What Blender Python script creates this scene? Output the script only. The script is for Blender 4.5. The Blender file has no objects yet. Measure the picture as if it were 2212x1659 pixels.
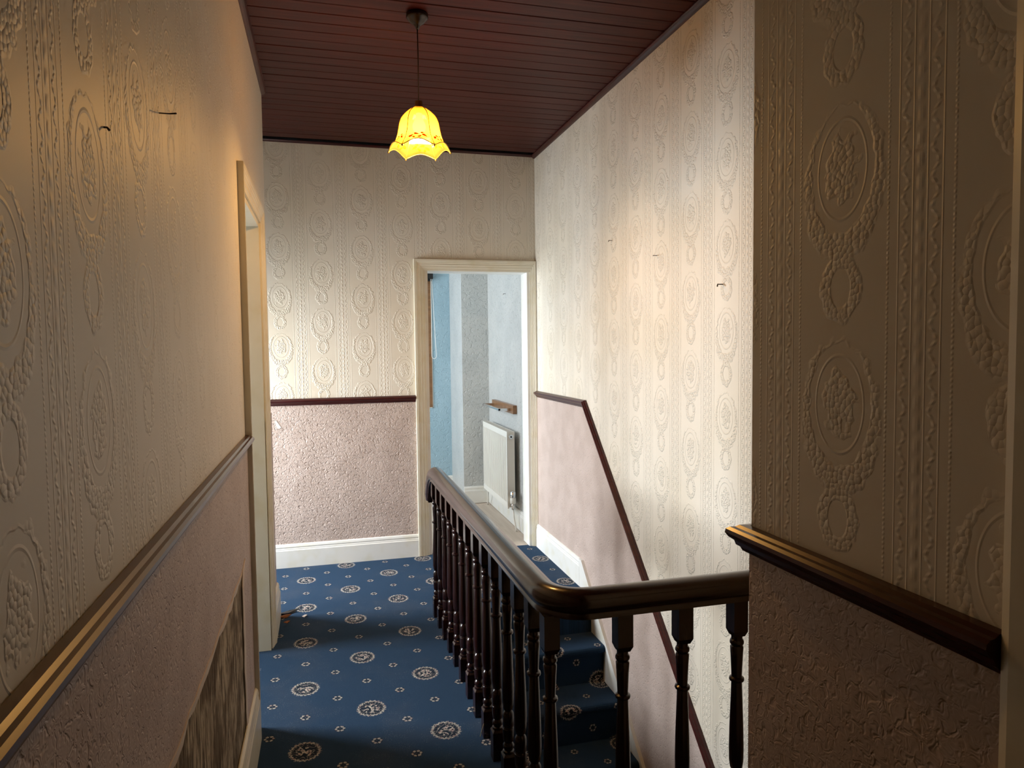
import bpy, math, random
from mathutils import Vector, Matrix
random.seed(7)
D = bpy.data
SC = bpy.context.scene
COL = SC.collection
PI = math.pi

# ------------------------------------------------------------------ camera
YAW, PITCH, ROLL = 0.2608, -0.0526, 0.0118
FPX = 1518.5
CAM_H = 1.42
def make_camera():
    r0 = Vector((math.cos(YAW), -math.sin(YAW), 0))
    f0 = Vector((math.sin(YAW)*math.cos(PITCH), math.cos(YAW)*math.cos(PITCH), math.sin(PITCH)))
    u0 = r0.cross(f0)
    rt = math.cos(ROLL)*r0 - math.sin(ROLL)*u0
    up = math.sin(ROLL)*r0 + math.cos(ROLL)*u0
    cd = D.cameras.new('camera'); co = D.objects.new('camera', cd); COL.objects.link(co)
    cd.sensor_width = 36.0; cd.lens = FPX*36.0/2212.0; cd.clip_start = 0.02
    m = Matrix((rt, up, -f0)).transposed().to_4x4(); m.translation = (0, 0, CAM_H)
    co.matrix_world = m
    SC.camera = co
make_camera()

# ------------------------------------------------------------------ world, daylight, exposure
w = D.worlds.new('sky'); SC.world = w; w.use_nodes = True
w.node_tree.nodes['Background'].inputs[0].default_value = (0.75, 0.86, 1.0, 1)
w.node_tree.nodes['Background'].inputs[1].default_value = 0.6
def area(name, loc, rot, sx, sy, power, col):
    l = D.lights.new(name, 'AREA'); l.shape = 'RECTANGLE'; l.size = sx; l.size_y = sy
    l.energy = power; l.color = col
    o = D.objects.new(name, l); o.location = loc; o.rotation_euler = rot; COL.objects.link(o)
    return o
DAY = (0.90, 0.96, 1.0)
XA_WIN = -1.58
# daylight falling in through the windows of the place (each lamp stands in a window opening)
def aim(o, tgt):
    o.rotation_euler = (Vector(tgt) - Vector(o.location)).to_track_quat('-Z', 'Y').to_euler()
lw = area('daylight_landing_window', (XA_WIN, 4.38, 1.20), (0, 0, 0), 0.64, 0.95, 50, DAY)
aim(lw, (1.2, 3.85, 0.20)); lw.data.spread = math.radians(118)
lr = area('daylight_left_room_window', (-2.35, 3.70, 1.40), (0, 0, 0), 1.0, 1.05, 78, DAY)
aim(lr, (0.2, 2.75, 0.65)); lr.data.spread = math.radians(100)
area('daylight_blue_room_window', (-0.97, 5.75, 1.45), (0, -PI/2, 0), 1.3, 1.2, 56, DAY)
SC.view_settings.view_transform = 'Standard'
SC.view_settings.look = 'None'
SC.view_settings.gamma = 1.0
SC.view_settings.use_curve_mapping = False
SC.view_settings.exposure = 0.0
SC.cycles.use_light_tree = False; SC.cycles.adaptive_threshold = 0.03; SC.cycles.adaptive_min_samples = 20
SC.cycles.max_bounces = 6; SC.cycles.diffuse_bounces = 4; SC.cycles.glossy_bounces = 2
SC.cycles.transmission_bounces = 4; SC.cycles.transparent_max_bounces = 6
SC.cycles.caustics_reflective = False; SC.cycles.caustics_refractive = False
SC.cycles.sample_clamp_indirect = 4.0

# ------------------------------------------------------------------ node helpers
class E:
    """a float socket with arithmetic"""
    def __init__(s, nt, sock): s.nt, s.k = nt, sock
    def _b(s, op, o, rev=False, **kw):
        a, b = (o, s) if rev else (s, o)
        return mth(s.nt, op, a, b, **kw)
    def __add__(s, o): return s._b('ADD', o)
    def __radd__(s, o): return s._b('ADD', o)
    def __sub__(s, o): return s._b('SUBTRACT', o)
    def __rsub__(s, o): return s._b('SUBTRACT', o, True)
    def __mul__(s, o): return s._b('MULTIPLY', o)
    def __rmul__(s, o): return s._b('MULTIPLY', o)
    def __truediv__(s, o): return s._b('DIVIDE', o)
    def __neg__(s): return s._b('MULTIPLY', -1.0)
def mth(nt, op, *a, clamp=False):
    n = nt.nodes.new('ShaderNodeMath'); n.operation = op; n.use_clamp = clamp
    for i, x in enumerate(a):
        if isinstance(x, E): nt.links.new(x.k, n.inputs[i])
        else: n.inputs[i].default_value = float(x)
    return E(nt, n.outputs[0])
def f_(op): return lambda x, *a: mth(x.nt, op, x, *a)
absf, sqrtf, sinf, cosf, floorf, fracf, maxf, minf, modf, powf = [f_(o) for o in ('ABSOLUTE', 'SQRT', 'SINE', 'COSINE', 'FLOOR', 'FRACT', 'MAXIMUM', 'MINIMUM', 'FLOORED_MODULO', 'POWER')]
def clampf(x): return mth(x.nt, 'ADD', x, 0.0, clamp=True)
def sstep(x, lo, hi):
    n = x.nt.nodes.new('ShaderNodeMapRange'); n.interpolation_type = 'SMOOTHSTEP'
    if lo < hi: a, b, c, d = lo, hi, 0, 1
    else: a, b, c, d = hi, lo, 1, 0
    x.nt.links.new(x.k, n.inputs[0])
    for i, v in zip((1, 2, 3, 4), (a, b, c, d)): n.inputs[i].default_value = v
    return E(x.nt, n.outputs[0])
def ell(x, y, a, b):
    nt = x.nt; n = nt.nodes.new('ShaderNodeVectorMath'); n.operation = 'MULTIPLY'
    nt.links.new(vec(nt, x, y), n.inputs[0]); n.inputs[1].default_value = (1.0/a, 1.0/b, 0)
    l = nt.nodes.new('ShaderNodeVectorMath'); l.operation = 'LENGTH'; nt.links.new(n.outputs[0], l.inputs[0])
    return E(nt, l.outputs['Value'])
def ridge(d, wdt): return mth(d.nt, 'MULTIPLY_ADD', absf(d), -1.0/wdt, 1.0, clamp=True)
def lin(x, lo, hi): return mth(x.nt, 'MULTIPLY_ADD', x, 1.0/(hi-lo), -lo/(hi-lo), clamp=True)
def vec(nt, x, y, z=0.0):
    n = nt.nodes.new('ShaderNodeCombineXYZ')
    for i, v in enumerate((x, y, z)):
        if isinstance(v, E): nt.links.new(v.k, n.inputs[i])
        else: n.inputs[i].default_value = v
    return n.outputs[0]
def voro(nt, v, scale, dim='2D', rnd=1.0):
    n = nt.nodes.new('ShaderNodeTexVoronoi'); n.voronoi_dimensions = dim
    n.inputs['Scale'].default_value = scale; n.inputs['Randomness'].default_value = rnd
    nt.links.new(v, n.inputs['Vector']); return E(nt, n.outputs['Distance']), n
def noise(nt, v, scale, detail=2.0, rough=0.5, dist=0.0, dim='2D'):
    n = nt.nodes.new('ShaderNodeTexNoise'); n.noise_dimensions = dim
    n.inputs['Scale'].default_value = scale; n.inputs['Detail'].default_value = detail
    n.inputs['Roughness'].default_value = rough; n.inputs['Distortion'].default_value = dist
    if v is not None: nt.links.new(v, n.inputs['Vector'])
    return E(nt, n.outputs[0])
def mixc(nt, fac, a, b):
    n = nt.nodes.new('ShaderNodeMix'); n.data_type = 'RGBA'
    if isinstance(fac, E): nt.links.new(fac.k, n.inputs[0])
    else: n.inputs[0].default_value = fac
    for i, c in ((6, a), (7, b)):
        if isinstance(c, tuple): n.inputs[i].default_value = (*c, 1)
        else: nt.links.new(c, n.inputs[i])
    return n.outputs[2]
def new_mat(name, rough=0.5, spec=0.5, color=(0.8, 0.8, 0.8), coat=0.0, metal=0.0):
    m = D.materials.new(name); m.use_nodes = True
    b = m.node_tree.nodes['Principled BSDF']
    b.inputs['Base Color'].default_value = (*color, 1)
    b.inputs['Roughness'].default_value = rough
    b.inputs['Specular IOR Level'].default_value = spec
    b.inputs['Coat Weight'].default_value = coat; b.inputs['Coat Roughness'].default_value = 0.12
    b.inputs['Metallic'].default_value = metal
    return m, m.node_tree, b
def bump(nt, b, height, dist, strength=1.0):
    n = nt.nodes.new('ShaderNodeBump'); n.inputs['Distance'].default_value = dist
    n.inputs['Strength'].default_value = strength
    nt.links.new(height.k, n.inputs['Height']); nt.links.new(n.outputs[0], b.inputs['Normal'])
def coords(nt, kind='Object'):
    t = nt.nodes.new('ShaderNodeTexCoord'); return t.outputs[kind]
def sep(nt, v):
    n = nt.nodes.new('ShaderNodeSeparateXYZ'); nt.links.new(v, n.inputs[0])
    return [E(nt, n.outputs[i]) for i in range(3)]
def plane(nt, su=1.0, sv=1.0):
    X = sep(nt, coords(nt)); return vec(nt, (X[0] + X[1])*su, X[2]*sv)
def scaled(nt, v, s):
    n = nt.nodes.new('ShaderNodeMapping'); n.inputs['Scale'].default_value = s
    nt.links.new(v, n.inputs['Vector']); return n.outputs[0]

# ------------------------------------------------------------------ embossed wallpaper (node group: medallions, garlands, rope stripes)
PW, PP = 0.262, 0.318
def paper_group(kind):
    g = D.node_groups.new('embossed_paper_' + kind, 'ShaderNodeTree')
    for n in ('U', 'V'): g.interface.new_socket(n, in_out='INPUT', socket_type='NodeSocketFloat')
    g.interface.new_socket('Height', in_out='OUTPUT', socket_type='NodeSocketFloat')
    gi = g.nodes.new('NodeGroupInput'); go = g.nodes.new('NodeGroupOutput')
    u, v = E(g, gi.outputs[0]), E(g, gi.outputs[1])
    MA = lambda x, m, a, **k: mth(g, 'MULTIPLY_ADD', x, m, a, **k)
    if kind == 'stripe':
        # scroll, wavy ribbons and bead lines on the seam between two medallion columns
        sx = mth(g, 'PINGPONG', u + PW*0.5, PW*0.5)
        l12 = ridge(absf(sx - 0.02125) - 0.01075, 0.0016)
        wv = ridge(MA(sinf(v*(2*PI/0.034)), -0.004, sx - 0.0215), 0.0042)*MA(sinf(v*(2*PI/0.0085)), 0.45, 0.55)
        sc_ = lin(sx, 0.0062, 0.002)*MA(sinf(v*(2*PI/0.026)), 0.5, 0.5)
        bead = ridge(sx - 0.048, 0.0024)*MA(sinf(v*(2*PI/0.0062)), 0.35, 0.35)
        h = MA(maxf(wv, sc_), 0.9, MA(l12, 0.55, bead))
    else:
        c = MA(u, 1.0/PW, 0.5)
        ci = floorf(c)
        x = (c - ci - 0.5)*PW
        y = (fracf(MA(v, 1.0/PP, MA(ci, 0.5, 0.5))) - 0.5)*PP
        uv = vec(g, u, v)
        nz = noise(g, uv, 60.0, 0.0) - 0.5
        e = ell(x, y, 0.046, 0.067)                       # medallion oval
        oval = ridge(e - 1.0, 0.05)
        # garland of leaves around it, thin above, heavy below, and the small ring between two medallions
        o = MA(nz, 0.16, ell(x, y + 0.018, 0.076, 0.106))
        i = MA(nz, 0.12, ell(x, y, 0.058, 0.084))
        garl = minf(lin(o, 1.03, 0.95), lin(i, 1.0, 1.06))
        y2 = PP*0.5 - absf(y)
        ro = MA(nz, 0.2, ell(x, y2, 0.038, 0.047))
        ring = minf(lin(ro, 1.04, 0.94), lin(ell(x, y2, 0.019, 0.027), 0.95, 1.08))
        bouq = lin(MA(nz, 0.6, e), 0.68, 0.55)            # bouquet in the oval
        mask = maxf(maxf(garl, ring), bouq)
        lv, _ = voro(g, uv, 135.0)
        leaf = MA(lv*lv, -1.5, 1.0, clamp=True)
        h = MA(oval, 0.55, mask*leaf)
    g.links.new(h.k, go.inputs[0])
    return g
PG = {k: paper_group(k) for k in ('medallion', 'stripe')}
PAPER = (0.73, 0.675, 0.58)
def paper_mat(name, axis, u0, v0, relief):
    """three materials of one paper: flat (slab), medallion column, stripe column"""
    out = []
    for kind in ('flat', 'medallion', 'stripe'):
        m, nt, b = new_mat(name + ', ' + kind, rough=0.5, spec=0.35, color=PAPER)
        if kind != 'flat':
            X = sep(nt, coords(nt))
            gn = nt.nodes.new('ShaderNodeGroup'); gn.node_tree = PG[kind]
            nt.links.new((X[axis] - u0).k, gn.inputs[0]); nt.links.new((X[2] - v0).k, gn.inputs[1])
            bump(nt, b, E(nt, gn.outputs[0]), relief, 1.0)
            n = noise(nt, vec(nt, X[axis], X[2]), 2.2, 1.0)
            nt.links.new(mixc(nt, sstep(n, 0.35, 0.7), PAPER, tuple(c*k for c, k in zip(PAPER, (0.97, 0.955, 0.92)))), b.inputs['Base Color'])
        out.append(m)
    return out
def paper_face(mb, fn, u0, rects):
    """visible face of a papered wall cut into medallion (1) and stripe (2) columns"""
    for (s0, s1, t0, t1) in rects:
        cuts = [s0]
        k0 = math.floor((s0 - u0)/PW) - 1
        for k in range(k0, k0 + int((s1 - s0)/PW) + 4):
            for d in (-0.053, 0.053):
                c = u0 + (k + 0.5)*PW + d
                if s0 + 1e-4 < c < s1 - 1e-4: cuts.append(c)
        cuts = sorted(cuts) + [s1]
        for a, b in zip(cuts, cuts[1:]):
            f = ((a + b)/2 - u0)/PW + 0.5; f -= math.floor(f)
            mi = 2 if abs(abs(f - 0.5) - 0.5)*PW < 0.053 else 1
            i = len(mb.v)
            mb.v += [fn(a, t0, 0), fn(b, t0, 0), fn(b, t1, 0), fn(a, t1, 0)]
            mb.f.append((i, i+1, i+2, i+3)); mb.mi.append(mi); mb.sm.append(False)
    return mb
M = {}
PF = paper_mat('cream embossed wallpaper end wall', 0, -0.266, 1.437, 0.0025)
PR = paper_mat('cream embossed wallpaper stair wall', 1, 2.33, 1.47, 0.0031)
PL_ = paper_mat('cream embossed wallpaper left wall', 1, 0.993, 1.651, 0.0013)
PN = paper_mat('cream embossed wallpaper near wall', 1, 0.815, 1.654, 0.0010)

def relief_mat(name, col, col2, scale, dist, rough=0.55, swirl=0.45):
    m, nt, b = new_mat(name, rough=rough, spec=0.4)
    co = plane(nt)
    n1 = noise(nt, co, scale, 2.0, 0.6, swirl)
    r1 = sstep(absf(n1 - 0.5), 0.0, 0.22)
    lo = noise(nt, co, scale*0.12, 1.0)
    h = n1*1.1 - r1*0.35
    bump(nt, b, h, dist, 1.0)
    nt.links.new(mixc(nt, sstep(lo, 0.3, 0.7), col, col2), b.inputs['Base Color'])
    return m
M['dado'] = relief_mat('blush pink textured dado paper', (0.515, 0.415, 0.37), (0.46, 0.365, 0.32), 62.0, 0.0026)
M['dado_far'] = relief_mat('blush pink textured dado paper end wall', (0.515, 0.415, 0.37), (0.46, 0.365, 0.32), 60.0, 0.0062)
M['blue'] = relief_mat('pale blue textured paper', (0.34, 0.49, 0.58), (0.31, 0.46, 0.55), 22.0, 0.0045, 0.4, 1.2)
M['grey'] = relief_mat('grey white textured paper', (0.55, 0.565, 0.56), (0.50, 0.52, 0.52), 34.0, 0.0060, 0.35)
M['plain'], _, _ = new_mat('plain white plaster', 0.8, 0.2, (0.7, 0.69, 0.66))
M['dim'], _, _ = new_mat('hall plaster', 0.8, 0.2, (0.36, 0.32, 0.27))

def gloss_paint(name, col):
    m, nt, b = new_mat(name, 0.32, 0.5, col)
    co = coords(nt)
    n = noise(nt, co, 9.0, 2.0, dim='3D')
    nt.links.new(mixc(nt, sstep(n, 0.45, 0.8), col, tuple(c*k for c, k in zip(col, (0.93, 0.9, 0.8)))), b.inputs['Base Color'])
    return m
M['cream'] = gloss_paint('cream gloss paint', (0.70, 0.66, 0.54))
M['white'] = gloss_paint('white gloss paint', (0.76, 0.76, 0.73))
M['radwhite'], _, _ = new_mat('white radiator enamel', 0.3, 0.5, (0.78, 0.77, 0.72))

def wood(name, dark, light, rough, coat, grain=(2.0, 40, 40), bdist=0.0006, spec=0.5):
    m, nt, b = new_mat(name, rough, spec, dark, coat)
    co = coords(nt)
    oi = nt.nodes.new('ShaderNodeObjectInfo')
    add = nt.nodes.new('ShaderNodeVectorMath'); add.operation = 'ADD'
    nt.links.new(co, add.inputs[0]); nt.links.new(vec(nt, E(nt, oi.outputs['Random'])*31.0, E(nt, oi.outputs['Random'])*17.0), add.inputs[1])
    g = scaled(nt, add.outputs[0], grain)
    n = noise(nt, g, 1.0, 2.0, 0.6, 0.6, dim='3D')
    k = clampf(sstep(n, 0.3, 0.75)*0.75 + E(nt, oi.outputs['Random'])*0.3)
    nt.links.new(mixc(nt, k, dark, light), b.inputs['Base Color'])
    return m
M['mahog'] = wood('dark mahogany varnish', (0.010, 0.0024, 0.0020), (0.022, 0.0050, 0.0040), 0.26, 0.25, (30, 30, 3), spec=0.35)
M['mahog_rail'] = wood('dark mahogany handrail varnish', (0.016, 0.0055, 0.0042), (0.030, 0.011, 0.008), 0.27, 0.45, (30, 3, 30), spec=0.4)
M['dadorail'] = wood('red mahogany dado rail varnish', (0.030, 0.0040, 0.0038), (0.060, 0.008, 0.0075), 0.28, 0.12, (8, 8, 60), spec=0.4)
M['board'] = wood('stained mahogany ceiling board', (0.040, 0.0072, 0.006), (0.078, 0.016, 0.012), 0.42, 0.0, (2.5, 45, 45), 0.0004, spec=0.15)
M['oak'] = wood('varnished brown timber', (0.16, 0.075, 0.03), (0.28, 0.14, 0.06), 0.4, 0.2)
M['darkframe'] = wood('dark brown window timber', (0.05, 0.025, 0.012), (0.09, 0.045, 0.02), 0.35, 0.3)
M['pinefloor'] = wood('pale bare floorboards', (0.46, 0.38, 0.31), (0.56, 0.48, 0.40), 0.6, 0.0, (30, 2.0, 30))
M['chrome'], _, _ = new_mat('chrome', 0.15, 0.5, (0.75, 0.75, 0.76), 0, 1.0)
M['brass'], _, _ = new_mat('aged brass', 0.35, 0.5, (0.46, 0.29, 0.08), 0, 0.9)
M['came'], _, _ = new_mat('brass came', 0.4, 0.5, (0.42, 0.27, 0.07), 0, 0.7)
M['black'], _, _ = new_mat('black plastic', 0.4, 0.5, (0.008, 0.008, 0.008))
M['rose'], _, _ = new_mat('dark brown bakelite', 0.25, 0.5, (0.014, 0.007, 0.005))
M['flex'], _, _ = new_mat('brown flex', 0.5, 0.5, (0.06, 0.025, 0.012))
M['chain'], _, _ = new_mat('white bead chain', 0.4, 0.5, (0.85, 0.86, 0.84))
M['nail'], _, _ = new_mat('rusty steel', 0.5, 0.5, (0.07, 0.05, 0.035), 0, 0.6)
M['torn'], _, _ = new_mat('torn paper backing', 0.85, 0.2, (0.66, 0.58, 0.52))
M['sunpatch'], _, _ = new_mat('white painted sunlight', 0.8, 0.2, (0.9, 0.9, 0.88))  # white colour standing in for a fleck of sunlight
M['leafscrap'], _, _ = new_mat('dry orange brown scrap', 0.8, 0.2, (0.25, 0.10, 0.04))
M['straw'], _, _ = new_mat('dry straw', 0.8, 0.2, (0.35, 0.28, 0.15))

# carpet: navy with round floral medallions and small rosettes, laid on UV (metres)
def carpet():
    m, nt, b = new_mat('navy medallion carpet', 0.95, 0.1)
    b.inputs['Sheen Weight'].default_value = 0.15; b.inputs['Sheen Roughness'].default_value = 0.5
    b.inputs['Sheen Tint'].default_value = (0.35, 0.55, 0.9, 1)
    U, V, _ = sep(nt, coords(nt, 'UV'))
    Yr = V - 3.965
    Xr = U + 0.129 + Yr*0.0205
    Yr = Yr - (U + 0.129)*0.0
    SX, SY = 0.2515, 0.2400
    uv = vec(nt, U, V)
    fine = noise(nt, uv, 420.0, 1.0); blot = noise(nt, uv, 55.0, 0.0); big = noise(nt, uv, 3.0, 2.0)
    fz = (noise(nt, uv, 240.0, 0.0) - 0.5)
    s, t = Xr/SX, Yr/SY
    # nearest medallion (s+t even) via rotated lattice
    p, q = (s + t)*0.5, (s - t)*0.5
    p0, q0 = floorf(p + 0.5), floorf(q + 0.5)
    dx = (s - (p0 + q0))*SX; dy = (t - (p0 - q0))*SY
    # nearest rosette (s+t odd), then the half-step ones
    p1, q1 = floorf(p) + 0.5, floorf(q) + 0.5
    def at2(a, bb): return mth(nt, 'ARCTAN2', a, bb)
    th = at2(dy, dx)
    r = ell(dx, dy, 0.054, 0.060)
    rs = r + cosf(th*22.0)*0.04 + fz*0.30
    ringm = sstep(rs, 1.03, 0.96)*sstep(rs, 0.83, 0.90)
    disc = sstep(r, 1.0, 0.95)
    fl, fn = voro(nt, uv, 105.0)
    fmask = blot
    flowers = sstep(fl, 0.52, 0.42)*sstep(r, 0.64, 0.52)*sstep(fmask, 0.42, 0.48)
    leafr = sstep(absf(blot - 0.5), 0.035, 0.015)*sstep(r, 0.78, 0.7)*0.6
    def ros(ax, ay):
        # integer lattice point of (s,t) grid with odd parity or half steps
        rr = ell(ax, ay, 0.021, 0.022)
        a = at2(ay, ax)
        k = (1.0 - absf(rr - 0.68)*3.0)*(0.62 + cosf(a*6.0)*0.38) + fz*0.5 + sstep(rr, 0.22, 0.1)*0.5
        return sstep(k, 0.22, 0.42), sstep(rr, 1.05, 0.9)
    # odd parity points: (s+1,t) even lattice
    p2, q2 = (s + 1.0 + t)*0.5, (s + 1.0 - t)*0.5
    p20, q20 = floorf(p2 + 0.5), floorf(q2 + 0.5)
    ra, da = ros((s + 1.0 - (p20 + q20))*SX, (t - (p20 - q20))*SY)
    hs, ht = s - 0.5, t - 0.5
    rb, db = ros((hs - floorf(hs + 0.5))*SX, (ht - floorf(ht + 0.5))*SY)
    rosm = maxf(ra, rb)*(1.0 - disc)
    navy = mixc(nt, sstep(fine, 0.3, 0.7), (0.0080, 0.0245, 0.052), (0.0148, 0.042, 0.086))
    navy = mixc(nt, sstep(big, 0.5, 0.75)*0.35, navy, (0.045, 0.055, 0.075))
    dark = (0.004, 0.006, 0.010)
    cream = mixc(nt, sstep(blot, 0.52, 0.7), (0.58, 0.54, 0.46), (0.46, 0.34, 0.29))
    c = mixc(nt, maxf(disc, maxf(da, db)*(1.0 - disc)*0.8), navy, dark)
    c = mixc(nt, clampf(maxf(maxf(ringm*0.9, flowers), maxf(leafr, rosm*0.8))), c, cream)
    # lint specks
    speck = sstep(fl, 0.075, 0.04)*sstep(big, 0.42, 0.6)*sstep(noise(nt, uv, 23.0, 0.0), 0.45, 0.6)
    c = mixc(nt, speck*0.75, c, (0.55, 0.56, 0.58))
    nt.links.new(c, b.inputs['Base Color'])
    bump(nt, b, noise(nt, uv, 600.0, 1.0), 0.005, 0.8)
    return m
M['carpet'] = carpet()

def bare_mat():
    m, nt, b = new_mat('bare dirty render with paste streaks', 0.85, 0.2)
    co = coords(nt)
    st = noise(nt, scaled(nt, co, (40, 70, 9)), 1.0, 4.0, 0.7, 0.5, dim='3D')
    bl = noise(nt, co, 9.0, 4.0, dim='3D')
    c = mixc(nt, sstep(st, 0.38, 0.60), (0.075, 0.052, 0.033), (0.50, 0.42, 0.31))
    c = mixc(nt, sstep(bl, 0.45, 0.62)*0.75, c, (0.085, 0.055, 0.03))
    nt.links.new(c, b.inputs['Base Color'])
    bump(nt, b, st, 0.006, 1.0)
    return m
M['bare'] = bare_mat()

def glass_mat():
    m = D.materials.new('amber frosted glass'); m.use_nodes = True
    nt = m.node_tree; nt.nodes.clear()
    out = nt.nodes.new('ShaderNodeOutputMaterial')
    tr = nt.nodes.new('ShaderNodeBsdfTranslucent'); tr.inputs[0].default_value = (0.30, 0.195, 0.026, 1)
    df = nt.nodes.new('ShaderNodeBsdfDiffuse'); df.inputs[0].default_value = (0.40, 0.28, 0.07, 1)
    tp = nt.nodes.new('ShaderNodeBsdfTransparent'); tp.inputs[0].default_value = (0.95, 0.78, 0.36, 1)
    gl = nt.nodes.new('ShaderNodeBsdfGlossy'); gl.inputs['Roughness'].default_value = 0.1
    m1 = nt.nodes.new('ShaderNodeMixShader'); m1.inputs[0].default_value = 0.25
    m2 = nt.nodes.new('ShaderNodeMixShader'); m2.inputs[0].default_value = 0.17
    m3 = nt.nodes.new('ShaderNodeMixShader'); m3.inputs[0].default_value = 0.05
    L = nt.links.new
    L(tr.outputs[0], m1.inputs[1]); L(df.outputs[0], m1.inputs[2])
    L(m1.outputs[0], m2.inputs[1]); L(tp.outputs[0], m2.inputs[2])
    L(m2.outputs[0], m3.inputs[1]); L(gl.outputs[0], m3.inputs[2])
    L(m3.outputs[0], out.inputs[0])
    return m
M['amber'] = glass_mat()
def leaf_mat():
    m = D.materials.new('orange enamel leaf'); m.use_nodes = True
    nt = m.node_tree; nt.nodes.clear()
    o = nt.nodes.new('ShaderNodeOutputMaterial'); t = nt.nodes.new('ShaderNodeBsdfTranslucent'); d = nt.nodes.new('ShaderNodeBsdfDiffuse'); x = nt.nodes.new('ShaderNodeMixShader')
    t.inputs[0].default_value = (0.75, 0.20, 0.012, 1); d.inputs[0].default_value = (0.7, 0.2, 0.012, 1); x.inputs[0].default_value = 0.3
    nt.links.new(t.outputs[0], x.inputs[1]); nt.links.new(d.outputs[0], x.inputs[2]); nt.links.new(x.outputs[0], o.inputs[0]); return m
M['leafprint'] = leaf_mat()
def bulb_mat():
    m = D.materials.new('lit bulb'); m.use_nodes = True
    nt = m.node_tree; nt.nodes.clear()
    o = nt.nodes.new('ShaderNodeOutputMaterial'); e = nt.nodes.new('ShaderNodeEmission')
    e.inputs[0].default_value = (1.0, 0.72, 0.34, 1); e.inputs[1].default_value = 7
    nt.links.new(e.outputs[0], o.inputs[0]); m.cycles.emission_sampling = 'NONE'; return m
M['bulb'] = bulb_mat()
def pane_mat():
    m, nt, b = new_mat('window glass', 0.02, 0.5, (0.95, 0.97, 1.0))
    b.inputs['Transmission Weight'].default_value = 1.0
    b.inputs['IOR'].default_value = 1.05
    return m
M['pane'] = pane_mat()

# ------------------------------------------------------------------ geometry helpers
class MB:
    def __init__(s): s.v, s.f, s.mi, s.sm = [], [], [], []
    def quadgrid(s, rows, closed=False, smooth=False, mi=0, caps=True):
        """rows: list of equal length vertex rows; faces between neighbours; closed: the rows wrap"""
        b = len(s.v); n = len(rows[0])
        for r in rows: s.v += [tuple(p) for p in r]
        for i in range(len(rows) - 1):
            for j in range(n if closed else n - 1):
                k = (j + 1) % n
                s.f.append((b + i*n + j, b + i*n + k, b + (i+1)*n + k, b + (i+1)*n + j)); s.mi.append(mi); s.sm.append(smooth)
        if closed and caps:
            s.f.append(tuple(b + j for j in range(n))[::-1]); s.mi.append(mi); s.sm.append(False)
            s.f.append(tuple(b + (len(rows)-1)*n + j for j in range(n))); s.mi.append(mi); s.sm.append(False)
        return s
    def box(s, x0, x1, y0, y1, z0, z1, mi=0):
        b = len(s.v)
        s.v += [(x, y, z) for z in (z0, z1) for y in (y0, y1) for x in (x0, x1)]
        for q in ((0, 2, 3, 1), (4, 5, 7, 6), (0, 1, 5, 4), (2, 6, 7, 3), (0, 4, 6, 2), (1, 3, 7, 5)):
            s.f.append(tuple(b + i for i in q)); s.mi.append(mi); s.sm.append(False)
        return s
    def prism(s, poly, fn, d0, d1, mi=0, mis=None):
        """poly: 2D points, fn(a,b,d) -> xyz, extruded d0..d1"""
        b = len(s.v); n = len(poly)
        s.v += [fn(a, c, d0) for a, c in poly] + [fn(a, c, d1) for a, c in poly]
        s.f.append(tuple(range(b, b + n))[::-1]); s.mi.append(mi); s.sm.append(False)
        s.f.append(tuple(range(b + n, b + 2*n))); s.mi.append(mi); s.sm.append(False)
        for i in range(n):
            j = (i + 1) % n
            s.f.append((b + i, b + j, b + n + j, b + n + i)); s.mi.append(mi if mis is None else mis); s.sm.append(False)
        return s
    def lathe(s, prof, seg=20, cx=0, cy=0, smooth=True, caps=True, a0=0):
        rows = [[(cx + r*math.cos(a0 + 2*PI*j/seg), cy + r*math.sin(a0 + 2*PI*j/seg), z) for j in range(seg)] for r, z in prof]
        return s.quadgrid(rows, True, smooth, 0, caps)
    def tube(s, pts, r, seg=8, smooth=True):
        pts = [Vector(p) for p in pts]; rows = []
        t0 = (pts[1] - pts[0]).normalized()
        ref = Vector((0, 0, 1)) if abs(t0.z) < 0.9 else Vector((1, 0, 0))
        side = t0.cross(ref).normalized()
        for i, p in enumerate(pts):
            t = ((pts[min(i+1, len(pts)-1)] - pts[max(i-1, 0)])).normalized()
            side = (side - t*side.dot(t)).normalized(); up = side.cross(t)
            rr = r[i] if isinstance(r, (list, tuple)) else r
            rows.append([p + side*rr*math.cos(2*PI*j/seg) + up*rr*math.sin(2*PI*j/seg) for j in range(seg)])
        return s.quadgrid(rows, True, smooth)
ORG = {}
def world_org(o):
    p = Vector((0, 0, 0))
    while o is not None: p += Vector(o.location); o = o.parent
    return p
def obj(name, mb, mats, parent=None, uvfn=None, origin=None):
    me = D.meshes.new(name)
    off = world_org(parent) + (Vector(origin) if origin else Vector((0, 0, 0)))
    me.from_pydata([tuple(Vector(p) - off) for p in mb.v], [], mb.f)
    for m in (mats if isinstance(mats, (list, tuple)) else [mats]): me.materials.append(M[m] if isinstance(m, str) else m)
    for p, mi, sm in zip(me.polygons, mb.mi, mb.sm): p.material_index = mi; p.use_smooth = sm
    if uvfn:
        uvl = me.uv_layers.new(name='UVMap')
        for l in me.loops:
            uvl.data[l.index].uv = uvfn(l.vertex_index, Vector(me.vertices[l.vertex_index].co) + off)
    me.validate(); me.update()
    import bmesh
    bm = bmesh.new(); bm.from_mesh(me); bmesh.ops.recalc_face_normals(bm, faces=bm.faces); bm.to_mesh(me); bm.free()
    o = D.objects.new(name, me); COL.objects.link(o)
    if origin: o.location = Vector(origin)
    if parent: o.parent = parent
    return o
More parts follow.
